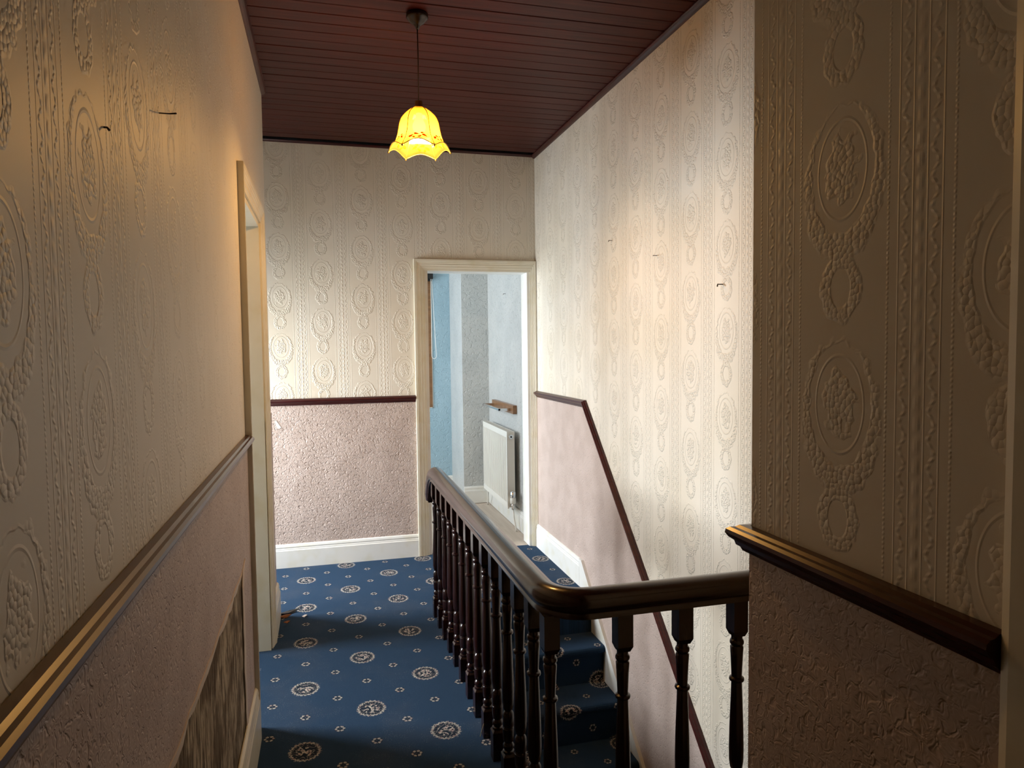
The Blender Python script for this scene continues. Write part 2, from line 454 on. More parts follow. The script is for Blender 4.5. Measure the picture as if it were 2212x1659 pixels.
def inst(src, name, loc, parent=None, rotz=0.0):
    o = src.copy(); o.name = name; COL.objects.link(o)
    o.parent = parent; o.location = Vector(loc) - world_org(parent); o.rotation_euler = (0, 0, rotz)
    return o
def empty(name, loc):
    o = D.objects.new(name, None); o.empty_display_size = 0.1; o.location = loc; COL.objects.link(o); return o
def tag(o, label, cat, group=None, kind=None):
    o['label'] = label; o['category'] = cat
    if group: o['group'] = group
    if kind: o['kind'] = kind
    return o
def struct(o, label, cat='wall'): return tag(o, label, cat, kind='structure')

def wall_sweep(mb, prof, path, fn, mitre=True):
    """prof: (out, up) pairs, path: 2D polyline (s,t) in the wall plane, fn(s,t,out)->xyz"""
    n = len(path); rows = []
    for i in range(n):
        d0 = Vector(path[i]) - Vector(path[i-1]) if i > 0 else None
        d1 = Vector(path[i+1]) - Vector(path[i]) if i < n-1 else None
        ns = [Vector((-d.y, d.x)).normalized() for d in (d0, d1) if d is not None]
        nn = sum(ns, Vector((0, 0))).normalized(); k = 1.0/max(0.2, nn.dot(ns[0]))
        rows.append([fn(path[i][0] + nn.x*u*k, path[i][1] + nn.y*u*k, o) for o, u in prof])
    mb.quadgrid(rows, True, False)
    return mb

# ------------------------------------------------------------------ dimensions
XL, XR, YF, ZC = -0.277, 1.4494, 4.757, 2.748
YC = 3.885                       # end of the left wall
DL0, DL1, DLT = 2.720, 3.465, 2.005      # left doorway
DF0, DF1, DFT = 0.668, 1.405, 1.942      # far doorway
XN, YN = 0.682, 1.017            # near right wall face and corner
XA = -1.60                       # end of the landing alcove
DADO = 1.088
STY = 3.69                       # top stair nosing

fnL = lambda s, t, o: (XL + o, s, t)      # left wall: s=Y
fnR = lambda s, t, o: (XR - o, s, t)
fnF = lambda s, t, o: (s, YF - o, t)
fnN = lambda s, t, o: (XN - o, s, t)

# ------------------------------------------------------------------ walls
EP = 0.001
def tidy(o, nrm):
    """make the papered face look into the landing"""
    for p in o.data.polygons:
        if p.material_index > 0 and p.normal.dot(Vector(nrm)) < 0: p.flip()
    return o
mb = MB().box(XL-0.15, XL-EP, -4.0, DL0, 0, ZC).box(XL-0.15, XL-EP, DL0, DL1, DLT, ZC).box(XL-0.15, XL-EP, DL1, YC, 0, ZC)
paper_face(mb, fnL, 0.993, [(-4.0, DL0, 1.0, ZC), (DL0, DL1, DLT, ZC), (DL1, YC, 1.0, ZC)])
wl = struct(tidy(obj('wall_left', mb, PL_), (1, 0, 0)), 'long left wall with cream embossed medallion wallpaper above pink dado')
mb = MB().box(XA, DF0, YF+EP, YF+0.14, 0, ZC).box(DF0, DF1, YF+EP, YF+0.14, DFT, ZC).box(DF1, XR, YF+EP, YF+0.14, 0, ZC)
paper_face(mb, fnF, -0.266, [(XA, DF0, 1.0, ZC), (DF0, DF1, DFT, ZC), (DF1, XR, 1.0, ZC)])
wf = struct(tidy(obj('wall_far', mb, PF), (0, -1, 0)), 'end wall with cream embossed wallpaper facing down the landing')
mb = MB().box(XR+EP, XR+0.15, YN, YF+0.14, -2.7, ZC)
paper_face(mb, fnR, 2.33, [(YN, 3.8, -2.7, ZC), (3.8, YF, 1.0, ZC)])
wr = struct(tidy(obj('wall_right', mb, PR), (-1, 0, 0)), 'bright stairwell wall with cream embossed wallpaper on the right')
mb = MB().box(XN+EP, XR+0.15, 0.484, YN, 0, ZC).box(XN+EP, XR+0.15, -0.34, 0.484, 2.03, ZC).box(XN+EP, XR+0.15, -4.0, -0.34, 0, ZC)
paper_face(mb, fnN, 0.815, [(0.484, YN, 1.0, ZC), (-0.34, 0.484, 2.03, ZC), (-4.0, -0.34, 1.0, ZC)])
wn = struct(tidy(obj('wall_near', mb, PN), (-1, 0, 0)), 'dark near wall with embossed wallpaper at the right edge')
struct(obj('wall_back', MB().box(XL-0.15, XR+0.15, -4.12, -4.0, 0, ZC), 'dim'), 'wall behind the viewer')
# alcove and rooms beyond the doors (shells that carry the daylight)
mb = MB().box(XA-0.1, XA, YC-0.12, 4.05, -0.02, ZC).box(XA-0.1, XA, 4.71, YF+0.14, -0.02, ZC).box(XA-0.1, XA, 4.05, 4.71, -0.02, 0.5).box(XA-0.1, XA, 4.05, 4.71, 1.80, ZC)
mb.box(XA-0.1, XL-0.15, YC-0.12, YC, -0.02, ZC)
struct(obj('wall_alcove', mb, 'plain'), 'plain walls of the landing recess behind the left wall')
mb = MB().box(-3.2, -3.1, 1.4, 3.9, 0, ZC).box(-3.1, XL-0.15, 1.4, 1.5, 0, ZC)
mb.box(-3.1, -2.9, 3.765, 3.885, 0, ZC).box(-1.8, XA-0.1, 3.765, 3.885, 0, ZC).box(-2.9, -1.8, 3.765, 3.885, 0, 0.85).box(-2.9, -1.8, 3.765, 3.885, 2.0, ZC)
struct(obj('wall_left_room', mb, 'plain'), 'plain walls of the room beyond the left doorway')
struct(obj('floor_left_room', MB().box(-3.2, XL-0.15, 1.4, 3.9, -0.2, -0.004), 'pinefloor'), 'floor of the room beyond the left doorway', 'floor')
struct(obj('ceiling_left_room', MB().box(-3.2, XL-0.15, 1.4, 3.9, ZC, ZC+0.1), 'plain'), 'ceiling of the room beyond the left doorway', 'ceiling')

# dado paper layers
def rag(a, b, n, amp, seed):
    r = random.Random(seed); return [(a + (b-a)*i/n, r.uniform(-amp, amp)) for i in range(n+1)]
top_e = [(y, 0.712 + e) for y, e in rag(0.85, 2.40, 26, 0.006, 3)]
side_e = [(2.392 + e, z) for z, e in rag(0.66, 0.02, 14, 0.006, 5)]
notch = [(0.85, 0.0)] + top_e + [(2.452, 0.728), (2.415, 0.70)] + side_e
poly = [(-4.0, 0.0)] + notch + [(2.392, 0.0), (DL0, 0.0), (DL0, DADO), (-4.0, DADO)]
dl = obj('dado_paper', MB().prism(poly, fnL, 0.0005, 0.006, 0, 1), ['dado', 'torn'], wl)
obj('bare_patch', MB().prism([(0.7, 0.0), (2.47, 0.0), (2.47, 0.74), (0.7, 0.74)], fnL, 0.0003, 0.0012), 'bare', wl)['label'] = 'bare streaked wall where the paper is torn away'
# torn lips of paper along the notch
lip = MB()
r_ = random.Random(9)
rows = []
for (y, z) in top_e + [(2.452, 0.728)]:
    wd = r_.uniform(0.012, 0.028)*min(1, (2.47-y)*6)
    rows.append([fnL(y, z + 0.002, 0.0062), fnL(y, z + 0.002, 0.0085), fnL(y, z - wd, 0.0060), fnL(y, z - wd, 0.0030)])
lip.quadgrid(rows, True)
rows = []
for (y, z) in [(2.45, 0.725), (2.415, 0.70)] + side_e[:-2]:
    wd = r_.uniform(0.018, 0.030)
    rows.append([fnL(y + 0.002, z, 0.0062), fnL(y + 0.002, z, 0.0085), fnL(y - wd, z, 0.0060), fnL(y - wd, z, 0.0030)])
lip.quadgrid(rows, True)
obj('torn_paper_lip', lip, 'torn', wl)['label'] = 'pale torn paper edge around the bare patch'
obj('dado_paper', MB().prism([(DL1, 0), (YC, 0), (YC, DADO), (DL1, DADO)], fnL, 0.0005, 0.004), 'dado', wl)
obj('dado_paper', MB().prism([(XA, 0), (0.60, 0), (0.60, DADO), (XA, DADO)], fnF, 0.0005, 0.004), 'dado_far', wf)
SL = 0.978
zd = lambda y: DADO if y >= 3.79 else DADO - SL*(3.79 - y)
obj('dado_paper', MB().prism([(YF, -2.6), (YF, DADO), (3.79, DADO), (1.1, zd(1.1)), (1.1, -2.6)], fnR, 0.0005, 0.004), 'dado', wr)
obj('dado_paper', MB().prism([(0.5, 0), (YN, 0), (YN, DADO), (0.5, DADO)], fnN, 0.0005, 0.004), 'dado', wn)
# small patch of sunlight on the end wall, painted as a white shape
obj('painted_sun_patch', MB().prism([(-0.314, 0.955), (-0.306, 0.962), (-0.298, 0.948), (-0.285, 0.928), (-0.279, 0.918), (-0.288, 0.911), (-0.300, 0.914), (-0.305, 0.930)], fnF, 0.003, 0.0065), 'sunpatch', wf)['label'] = 'small white patch of painted sunlight on the pink paper'

# ------------------------------------------------------------------ ceiling of narrow boards
cl = struct(obj('ceiling', MB().box(XA, XR+0.15, YC-0.12, YF+0.14, ZC+0.016, ZC+0.12).box(XL-0.15, XR+0.15, -4.12, YC-0.12, ZC+0.016, ZC+0.12), 'rose'), 'ceiling lined with narrow dark mahogany boards', 'ceiling')
BW = 0.0868
def board_mesh(x0, x1):
    g = 0.0040; c = 0.0018; t = 0.016
    p = [(-BW/2 + g/2, t), (-BW/2 + g/2, c), (-BW/2 + g/2 + c, 0), (BW/2 - g/2 - c, 0), (BW/2 - g/2, c), (BW/2 - g/2, t)]
    return MB().quadgrid([[(x0, y, z) for y, z in p], [(x1, y, z) for y, z in p]], True)
bl = obj('ceiling_board', board_mesh(XA, XR), 'board', cl)
bs = obj('ceiling_board', board_mesh(XL, XR), 'board', cl)
first = {True: bl, False: bs}
for k in range(-80, 22):
    y = 2.953 + BW*(k + 0.5)
    if y > YF - 0.03 or y < -4.0: continue
    long = y > YC + 0.02
    o = first[long]
    if o is not None and o.get('used') is None:
        o['used'] = 1; o.location = (0, y, ZC + random.uniform(0, 0.0015))
    else:
        inst(o, 'ceiling_board', (0, y, ZC + random.uniform(0, 0.0015)), cl)
for o in (bl, bs): del o['used']
for o in cl.children:
    if 'used' in o: del o['used']
# quadrant beads along the ceiling edges
qp = [(0, 0)] + [(0.026*math.cos(a*PI/10), -0.026*math.sin(a*PI/10)) for a in range(0, 6)]
qp = [(0.0, 0.0), (0.024, 0.0), (0.024, -0.005), (0.019, -0.013), (0.011, -0.019), (0.004, -0.022), (0, -0.022)]
qf = [(o*0.7, u*0.6) for o, u in qp]
struct(obj('trim_1', wall_sweep(MB(), qp, [(-4.0, ZC), (YC - 0.002, ZC)], fnL), 'dadorail'), 'dark wooden bead along the left edge of the ceiling', 'ceiling trim')
struct(obj('trim_2', wall_sweep(MB(), qp, [(YN, ZC), (YF, ZC)], fnR), 'dadorail'), 'dark wooden bead along the ceiling above the stairwell wall', 'ceiling trim')
struct(obj('trim_3', wall_sweep(MB(), qf, [(XA, ZC), (XR, ZC)], fnF), 'dadorail'), 'dark wooden bead along the ceiling above the end wall', 'ceiling trim')

# ------------------------------------------------------------------ floors
uvxy = lambda i, p: (p.x, p.y)
mb = MB().box(XA, 0.575, -4.0, YF+0.03, -0.24, 0).box(0.575, XR, STY-0.02, YF+0.03, -0.24, 0).box(0.575, XR, -4.0, 1.63, -0.24, 0)
fl = struct(obj('floor', mb, 'carpet', uvfn=uvxy), 'navy blue carpet with round floral medallions on the landing', 'floor')
struct(obj('floor_blue_room', MB().box(-1.0, 1.6, YF+0.03, 7.0, -0.2, -0.004), 'pinefloor'), 'pale bare floor of the blue room beyond the far doorway', 'floor')
struct(obj('floor_lower', MB().box(0.3, 1.6, -0.5, 5.0, -2.8, -2.66), 'carpet', uvfn=uvxy), 'lower hall floor at the foot of the stairs', 'floor')
mb = MB().box(0.475, 0.575, 1.5, 4.9, -2.7, -0.24).box(0.475, XR, -0.5, -0.4, -2.7, -0.24).box(0.475, 0.575, -0.5, 1.5, -2.7, -0.24)
struct(obj('wall_stairwell', mb, 'dim'), 'plain walls of the stairwell below the landing')
struct(obj('wall_lower_right', MB().box(XR, XR+0.15, -0.5, YN, -2.7, -0.24), 'dim'), 'plain lower hall wall below the near wall')

# stairs
st = tag(empty('staircase', (1.0, 1.2, -2.66)), 'navy carpeted stairs going down behind the dark balustrade', 'stairs')
RISE, GO = 0.2, 0.2115
x0, x1 = 0.577, XR - 0.022
def step_rows(n):
    y, z = STY - GO*n, -RISE*n
    p = [(y + GO + 0.03, z)]
    p += [(y + 0.0, z)]
    for a in range(1, 7):
        t = a*PI/6/1.0
        p.append((y - 0.018*math.sin(t), z - 0.018 + 0.018*math.cos(t)))
    p += [(y + 0.010, z - 0.05), (y + 0.012, z - RISE)]
    return p
for n in range(0, 13):
    p = step_rows(n)
    if n == 0: p[0] = (STY + 0.02, 0.0005); p[1] = (STY, 0.0)
    L = [0.0]
    for a, b in zip(p, p[1:]): L.append(L[-1] + math.dist(a, b))
    back = [(STY - GO*n + GO + 0.03, -RISE*n - RISE)]
    full = p + back
    m_ = MB().quadgrid([[(x0, y, z) for y, z in full], [(x1, y, z) for y, z in full]], True)
    nn = len(full); v0 = STY - n*(GO + RISE + 0.02) + GO
    obj('step', m_, 'carpet', st, uvfn=lambda i, q, L=L, nn=nn, v0=v0: (q.x, v0 - L[min(i % nn, nn-2)]))

# ------------------------------------------------------------------ skirtings and the stair string
sk = [(0, 0), (0.019, 0), (0.019, 0.112), (0.0155, 0.118), (0.0155, 0.123), (0.013, 0.128), (0.0145, 0.136), (0.011, 0.148), (0.004, 0.153), (0, 0.153)]
struct(obj('baseboard_far', wall_sweep(MB(), [(o+0.003, u) for o, u in sk], [(XA, 0), (DF0 - 0.075, 0)], fnF), 'white'), 'white moulded skirting along the end wall', 'skirting')
skl = [(o + 0.004, u*1.30) for o, u in sk]
struct(obj('baseboard_left', wall_sweep(MB(), skl, [(-4.0, 0), (DL0 - 0.074, 0)], fnL), 'cream'), 'cream moulded skirting under the torn patch on the left wall', 'skirting')
struct(obj('baseboard_left_end', wall_sweep(MB(), [(o + 0.003, u*1.2) for o, u in sk], [(DL1 + 0.074, 0), (YC, 0)], fnL), 'cream'), 'short cream skirting between left doorway and wall corner', 'skirting')
br = struct(obj('baseboard_right', wall_sweep(MB(), [(o + 0.003, u*1.05) for o, u in sk], [(3.86, 0), (YF - 0.03, 0)], fnR), 'white'), 'white skirting beside the stair head on the stairwell wall', 'skirting')
zs = lambda y: 0.166 - 0.94*(3.83 - y)
poly = [(3.87, 0.0), (3.87, 0.163), (3.83, 0.163), (1.15, zs(1.15)), (1.15, zs(1.15) - 0.5), (3.62, -0.5)]
struct(obj('trim_4', MB().prism(poly, fnR, 0.004, 0.021), 'white'), 'white sloping stair string against the stairwell wall', 'stair string')

# ------------------------------------------------------------------ dado rails
dp = [(0, -0.022), (0.008, -0.022), (0.011, -0.016), (0.016, -0.013), (0.018, -0.006), (0.025, -0.001), (0.029, 0.006), (0.028, 0.012), (0.023, 0.016), (0.017, 0.017), (0.012, 0.021), (0, 0.022)]
dpo = [(o + 0.002, u) for o, u in dp]
struct(obj('trim_5', wall_sweep(MB(), dpo, [(-4.0, DADO + 0.008), (DL0 - 0.074, DADO + 0.008)], fnL), 'dadorail'), 'dark mahogany dado rail along the left wall', 'dado rail')
struct(obj('trim_6', wall_sweep(MB(), dpo, [(XA, DADO - 0.008), (DF0 - 0.075, DADO - 0.008)], fnF), 'dadorail'), 'red mahogany dado rail across the end wall', 'dado rail')
struct(obj('trim_7', wall_sweep(MB(), dpo, [(1.12, zd(1.12)), (3.79, DADO), (YF - 0.03, DADO)], fnR), 'dadorail'), 'dark dado rail running level then down the stairwell wall', 'dado rail')
# near wall rail wraps the corner
rows = []
for (px, py, mx, my) in ((XN, 0.5592, -1, 0), (XN, YN, -1, 1), (XR - 0.03, YN, 0, 1)):
    rows.append([(px + mx*(o + 0.002), py + my*(o + 0.002), DADO + 0.008 + u) for o, u in dp])
struct(obj('trim_8', MB().quadgrid(rows, True), 'dadorail'), 'dark dado rail wrapping the corner of the near wall', 'dado rail')

# ------------------------------------------------------------------ doorways: lining and moulded architraves
ap = [(0.000, 0.0), (0.000, 0.014), (0.014, 0.015), (0.017, 0.019), (0.032, 0.020), (0.036, 0.0245), (0.046, 0.0235), (0.050, 0.0275), (0.056, 0.027), (0.059, 0.031), (0.073, 0.032), (0.0745, 0.029), (0.0745, 0.0)]
def architrave(mb, a, b, top, fn, ka=1.0, kb=1.0, base=0.0, dep=1.0, ap=ap):
    rows = [[], [], [], []]
    for wdt, o in ap:
        o *= dep
        rows[0].append(fn(a - wdt*ka, base, o)); rows[1].append(fn(a - wdt*ka, top + wdt, o))
        rows[2].append(fn(b + wdt*kb, top + wdt, o)); rows[3].append(fn(b + wdt*kb, base, o))
    return mb.quadgrid(rows, True)
d1 = struct(empty('door_1', (XL, (DL0+DL1)/2, 0)), 'open doorway with cream moulded frame in the left wall', 'doorway')
obj('architrave', architrave(MB(), DL0, DL1, DLT, fnL, dep=0.72), 'cream', d1)
obj('lining', MB().box(XL-0.16, XL+0.002, DL0-0.001, DL0+0.022, 0, DLT).box(XL-0.16, XL+0.002, DL1-0.022, DL1+0.001, 0, DLT).box(XL-0.16, XL+0.002, DL0+0.022, DL1-0.022, DLT-0.022, DLT), 'cream', d1)
d2 = struct(empty('door_2', ((DF0+DF1)/2, YF, 0)), 'open doorway with cream moulded frame to the blue room', 'doorway')
obj('architrave', architrave(MB(), DF0, DF1, DFT, fnF, 1.0, 0.56, dep=0.8), 'cream', d2)
obj('lining', MB().box(DF0-0.001, DF0+0.02, YF-0.002, YF+0.15, 0, DFT).box(DF1-0.02, DF1+0.001, YF-0.002, YF+0.15, 0, DFT).box(DF0+0.02, DF1-0.02, YF-0.002, YF+0.15, DFT-0.004, DFT), 'white', d2)
d3 = struct(empty('door_3', (XN, 0.08, 0)), 'cream door frame at the extreme right of the view', 'doorway')
obj('architrave', architrave(MB(), -0.34, 0.484, 2.03, fnN, ap=[(0, 0), (0, 0.018), (0.010, 0.020), (0.06, 0.020), (0.0745, 0.012), (0.0745, 0)]), 'cream', d3)
obj('lining', MB().box(XN-0.002, XN+0.16, -0.34, -0.318, 0, 2.03).box(XN-0.002, XN+0.16, 0.462, 0.484, 0, 2.03).box(XN-0.002, XN+0.16, -0.318, 0.462, 2.008, 2.03), 'cream', d3)
obj('door_leaf', MB().box(XN+0.10, XN+0.14, -0.318, 0.462, 0.005, 2.008), 'cream', d3)

# ------------------------------------------------------------------ blue room
YB, YBW, XBR = 6.25, 6.86, 1.205     # pier face, back wall, pier left side
struct(obj('wall_blue_right', MB().box(XR, XR+0.15, YF+0.14, YBW+0.1, 0, 2.75), 'grey'), 'grey white textured wall behind the radiator in the blue room')
struct(obj('wall_blue_pier', MB().box(XBR, XR, YB, YBW+0.1, 0, 2.75), 'grey'), 'grey textured pier in the corner of the blue room')
mb = MB().box(-1.0, 0.05, YBW, YBW+0.1, 0, 2.75).box(1.02, XBR, YBW, YBW+0.1, 0, 2.75).box(0.05, 1.02, YBW, YBW+0.1, 0, 0.84).box(0.05, 1.02, YBW, YBW+0.1, 2.20, 2.75)
struct(obj('wall_blue_back', mb, 'blue'), 'pale blue textured back wall of the room beyond')
mb = MB().box(-1.1, -1.0, YF+0.14, 5.1, 0, 2.75).box(-1.1, -1.0, 6.4, YBW+0.1, 0, 2.75).box(-1.1, -1.0, 5.1, 6.4, 0, 0.8).box(-1.1, -1.0, 5.1, 6.4, 2.1, 2.75)
struct(obj('wall_blue_left', mb, 'blue'), 'pale blue left wall of the room beyond, out of view')
struct(obj('ceiling_blue', MB().box(-1.1, 1.6, YF+0.14, YBW+0.1, 2.75, 2.85), 'plain'), 'white ceiling of the room beyond', 'ceiling')
skb = [(o, u) for o, u in sk]
struct(obj('baseboard_blue_right', wall_sweep(MB(), skb, [(YF + 0.15, 0), (YB, 0)], fnR), 'white'), 'white skirting under the radiator', 'skirting')
struct(obj('baseboard_blue_pier', wall_sweep(MB(), skb, [(XBR, 0), (XR - 0.02, 0)], lambda s, t, o: (s, YB - o, t)), 'white'), 'white skirting across the grey pier', 'skirting')
struct(obj('baseboard_blue_back', wall_sweep(MB(), skb, [(-1.0, 0), (XBR, 0)], lambda s, t, o: (s, YBW - o, t)), 'white'), 'white skirting below the blue back wall', 'skirting')
# window with dark timber frame
w2 = struct(empty('window_1', (0.53, YBW, 0.84)), 'brown timber window at the left edge of the blue wall', 'window')
obj('window_frame', MB().box(0.97, 1.02, YBW-0.012, YBW+0.08, 0.84, 2.20).box(0.05, 0.10, YBW-0.012, YBW+0.08, 0.84, 2.20).box(0.10, 0.97, YBW-0.012, YBW+0.08, 0.84, 0.90).box(0.10, 0.97, YBW-0.012, YBW+0.08, 2.14, 2.20), 'oak', w2)
obj('window_trim', MB().box(1.02, 1.028, YBW-0.006, YBW, 0.832, 2.2).box(0.05, 1.028, YBW-0.006, YBW, 0.832, 0.84), 'white', w2)
obj('pane', MB().box(0.10, 0.97, YBW+0.03, YBW+0.036, 0.90, 2.14), 'pane', w2)
# roller blind
rb = tag(empty('roller_blind', (0.55, YBW-0.05, 2.08)), 'black roller blind cassette with bead chain above the brown window', 'blind')
obj('cassette', MB().box(0.04, 1.035, YBW-0.075, YBW-0.013, 2.085, 2.17), 'black', rb)
obj('bottom_bar', MB().box(0.06, 1.03, YBW-0.05, YBW-0.035, 2.065, 2.084), 'black', rb)
obj('end_bracket', MB().box(0.93, 0.975, YBW-0.078, YBW-0.0755, 2.12, 2.165), 'chain', rb)
cp = [(1.015, YBW-0.06, 2.085)]
for i in range(0, 13):
    a = PI + PI*i/12
    cp.append((1.035 + 0.022*math.cos(a), YBW-0.06, 1.345 + 0.03*math.sin(a)))
cp += [(1.045, YBW-0.06, 1.6), (1.025, YBW-0.06, 2.085)]
obj('bead_chain', MB().tube(cp, 0.0028, 6), 'chain', rb)

# radiator
RX0, RX1, RY0, RY1, RZ0, RZ1 = 1.352, 1.412, 5.235, 6.09, 0.165, 0.765
rad = tag(empty('radiator', (1.39, 5.66, RZ0)), 'white fluted panel radiator on the grey wall beyond the far doorway', 'radiator')
prof = []
n = 25
for i in range(n):
    ya = RY0 + 0.02 + (RY1 - RY0 - 0.04)*i/n; wdt = (RY1 - RY0 - 0.04)/n
    prof += [(ya, 0.0), (ya + wdt*0.50, 0.0), (ya + wdt*0.58, 0.014), (ya + wdt*0.92, 0.014)]
prof += [(RY1 - 0.02, 0.0)]
rows = [[(RX0 + d, y, z) for y, d in prof] for z in (RZ0 + 0.045, RZ1 - 0.045)]
pn = MB().quadgrid(rows)
pn.box(RX0, RX0 + 0.012, RY0, RY1, RZ0, RZ0 + 0.045).box(RX0, RX0 + 0.012, RY0, RY1, RZ1 - 0.045, RZ1 - 0.006)
pn.box(RX0, RX0+0.012, RY0, RY0+0.02, RZ0 + 0.045, RZ1 - 0.045).box(RX0, RX0+0.012, RY1-0.02, RY1, RZ0 + 0.045, RZ1 - 0.045)
pn.box(RX0 + 0.0145, RX0 + 0.018, RY0 + 0.01, RY1 - 0.01, RZ0 + 0.04, RZ1 - 0.04)
obj('front_panel', pn, 'radwhite', rad)
obj('back_panel', MB().box(RX1-0.012, RX1, RY0, RY1, RZ0, RZ1-0.02), 'radwhite', rad)
for ya, yb in ((RY0, RY0 + 0.004), (RY1 - 0.004, RY1)):
    obj('side_cover', MB().box(RX0, RX1, ya - 0.001, yb + 0.001, RZ0 + 0.01, RZ1), 'radwhite', rad)
obj('top_frame', MB().box(RX0 - 0.001, RX0 + 0.007, RY0, RY1, RZ1 - 0.012, RZ1).box(RX1 - 0.006, RX1, RY0, RY1, RZ1 - 0.012, RZ1), 'radwhite', rad)
s0 = None
for i in range(36):
    y = RY0 + 0.015 + i*(RY1 - RY0 - 0.03)/35
    if s0 is None:
        s0 = obj('grille_slat', MB().box(RX0 + 0.006, RX1 - 0.005, -0.004, 0.004, -0.004, 0.0), 'radwhite', None)
        s0.parent = rad; s0.location = Vector((0, y, RZ1)) - Vector(rad.location)
        s0.data.transform(Matrix.Translation((-0.0, 0, 0)))
    else: inst(s0, 'grille_slat', (0, y, RZ1), rad)
def ycyl(cx, cz, r, ya, yb, seg=16):
    return MB().quadgrid([[(cx + r*math.cos(2*PI*j/seg), y, cz + r*math.sin(2*PI*j/seg)) for j in range(seg)] for y in (ya, yb)], True, True)
obj('end_plug', ycyl(1.383, 0.725, 0.017, RY0 - 0.008, RY0), 'chrome', rad)
obj('bleed_screw', ycyl(1.383, 0.725, 0.007, RY0 - 0.011, RY0 - 0.008), 'black', rad)
vl = obj('thermostatic_valve', MB().lathe([(0.0, 0.305), (0.012, 0.305), (0.019, 0.298), (0.02, 0.262), (0.018, 0.255), (0.022, 0.25), (0.022, 0.215), (0.015, 0.208), (0.0, 0.208)], 14, 1.385, 5.20), 'radwhite', rad)
obj('chrome_cap', MB().lathe([(0.0, 0.308), (0.0205, 0.302), (0.0215, 0.262), (0.0205, 0.258)], 14, 1.385, 5.20), 'chrome', rad)
obj('valve_body', MB().lathe([(0.0, 0.208), (0.012, 0.208), (0.014, 0.19), (0.010, 0.185), (0.011, 0.165), (0.0, 0.165)], 12, 1.385, 5.20).quadgrid([[(1.385 + 0.009*math.cos(2*PI*j/10), y, 0.197 + 0.009*math.sin(2*PI*j/10)) for j in range(10)] for y in (5.20, 5.24)], True, True), 'chrome', rad)
obj('pipe', MB().tube([(1.385, 5.20, 0.17), (1.39, 5.195, 0.10), (1.40, 5.175, 0.02), (1.402, 5.17, -0.003)], 0.0065), 'radwhite', rad)
obj('pipe', MB().tube([(1.385, 6.06, 0.17), (1.39, 6.09, 0.10), (1.40, 6.14, 0.02), (1.402, 6.15, -0.003)], 0.0065), 'radwhite', rad)

# towel rail on a wooden board
tr = tag(empty('towel_rail', (1.44, 5.67, 0.93)), 'chrome towel rail on a wooden board above the radiator', 'towel rail')
obj('mounting_board', MB().box(XR - 0.032, XR - 0.001, 5.29, 6.0, 0.895, 0.962), 'oak', tr)
obj('rail_bar', MB().box(XR - 0.125, XR - 0.112, 5.38, 5.95, 0.918, 0.932), 'chrome', tr)
for y in (5.385, 5.945):
    obj('rail_arm', MB().box(XR - 0.125, XR - 0.0325, y - 0.005, y + 0.005, 0.912, 0.934), 'chrome', tr)

# ------------------------------------------------------------------ balustrade
ba = tag(empty('stair_balustrade', (0.548, 2.6, 0.0)), 'dark mahogany balustrade with turned spindles around the stairwell', 'balustrade')
HZ = 0.724
# handrail: closed profile (side, up), mopstick-like with a moulded lower edge
hp = [(-0.020, 0.0), (-0.027, 0.003), (-0.027, 0.012), (-0.024, 0.017), (-0.031, 0.024), (-0.0365, 0.034), (-0.038, 0.046), (-0.034, 0.059), (-0.024, 0.070), (-0.010, 0.0755), (0.0, 0.0765)]
hp = hp + [(-a, b) for a, b in hp[::-1][1:]]
XB = 0.548; YBR = 1.665
path = []
for i in range(0, 10):          # drop at the far end
    a = i/9*1.25
    path.append((XB, 3.60 + 0.115*math.sin(1.25 - a) / math.sin(1.25) * 1.25, HZ - 0.14*(1 - math.cos(1.25 - a))/(1 - math.cos(1.25))))
for i in range(1, 12): path.append((XB, 3.60 - i*(3.60 - YBR - 0.11)/12, HZ))
for i in range(0, 9):
    a = i/8*PI/2
    path.append((XB + 0.10 - 0.10*math.cos(a), YBR + 0.10 - 0.10*math.sin(a), HZ))
path += [(XB + 0.35, YBR, HZ), (XR - 0.001, YBR, HZ)]
pts = [Vector(p) for p in path]
rows = []
for i, p in enumerate(pts):
    t = (pts[min(i+1, len(pts)-1)] - pts[max(i-1, 0)]).normalized()
    if i < 12: side = Vector((-1, 0, 0))
    else: side = Vector((0, 0, 1)).cross(t).normalized()
    if i < 12: side = Vector((0, 0, 1)).cross(Vector((0, -1, 0)))
    up = t.cross(side).normalized()
    k = 0.86 if i == 0 else 1.0
    rows.append([p + side*a*k + up*(b*k + (0.005 if i == 0 else 0)) for a, b in hp])
hr = obj('handrail', MB().quadgrid(rows, True, True), 'mahog_rail', ba)
hr['label'] = 'glossy moulded handrail, bending at the near corner'
md = hr.modifiers.new('edges', 'EDGE_SPLIT'); md.split_angle = math.radians(38)
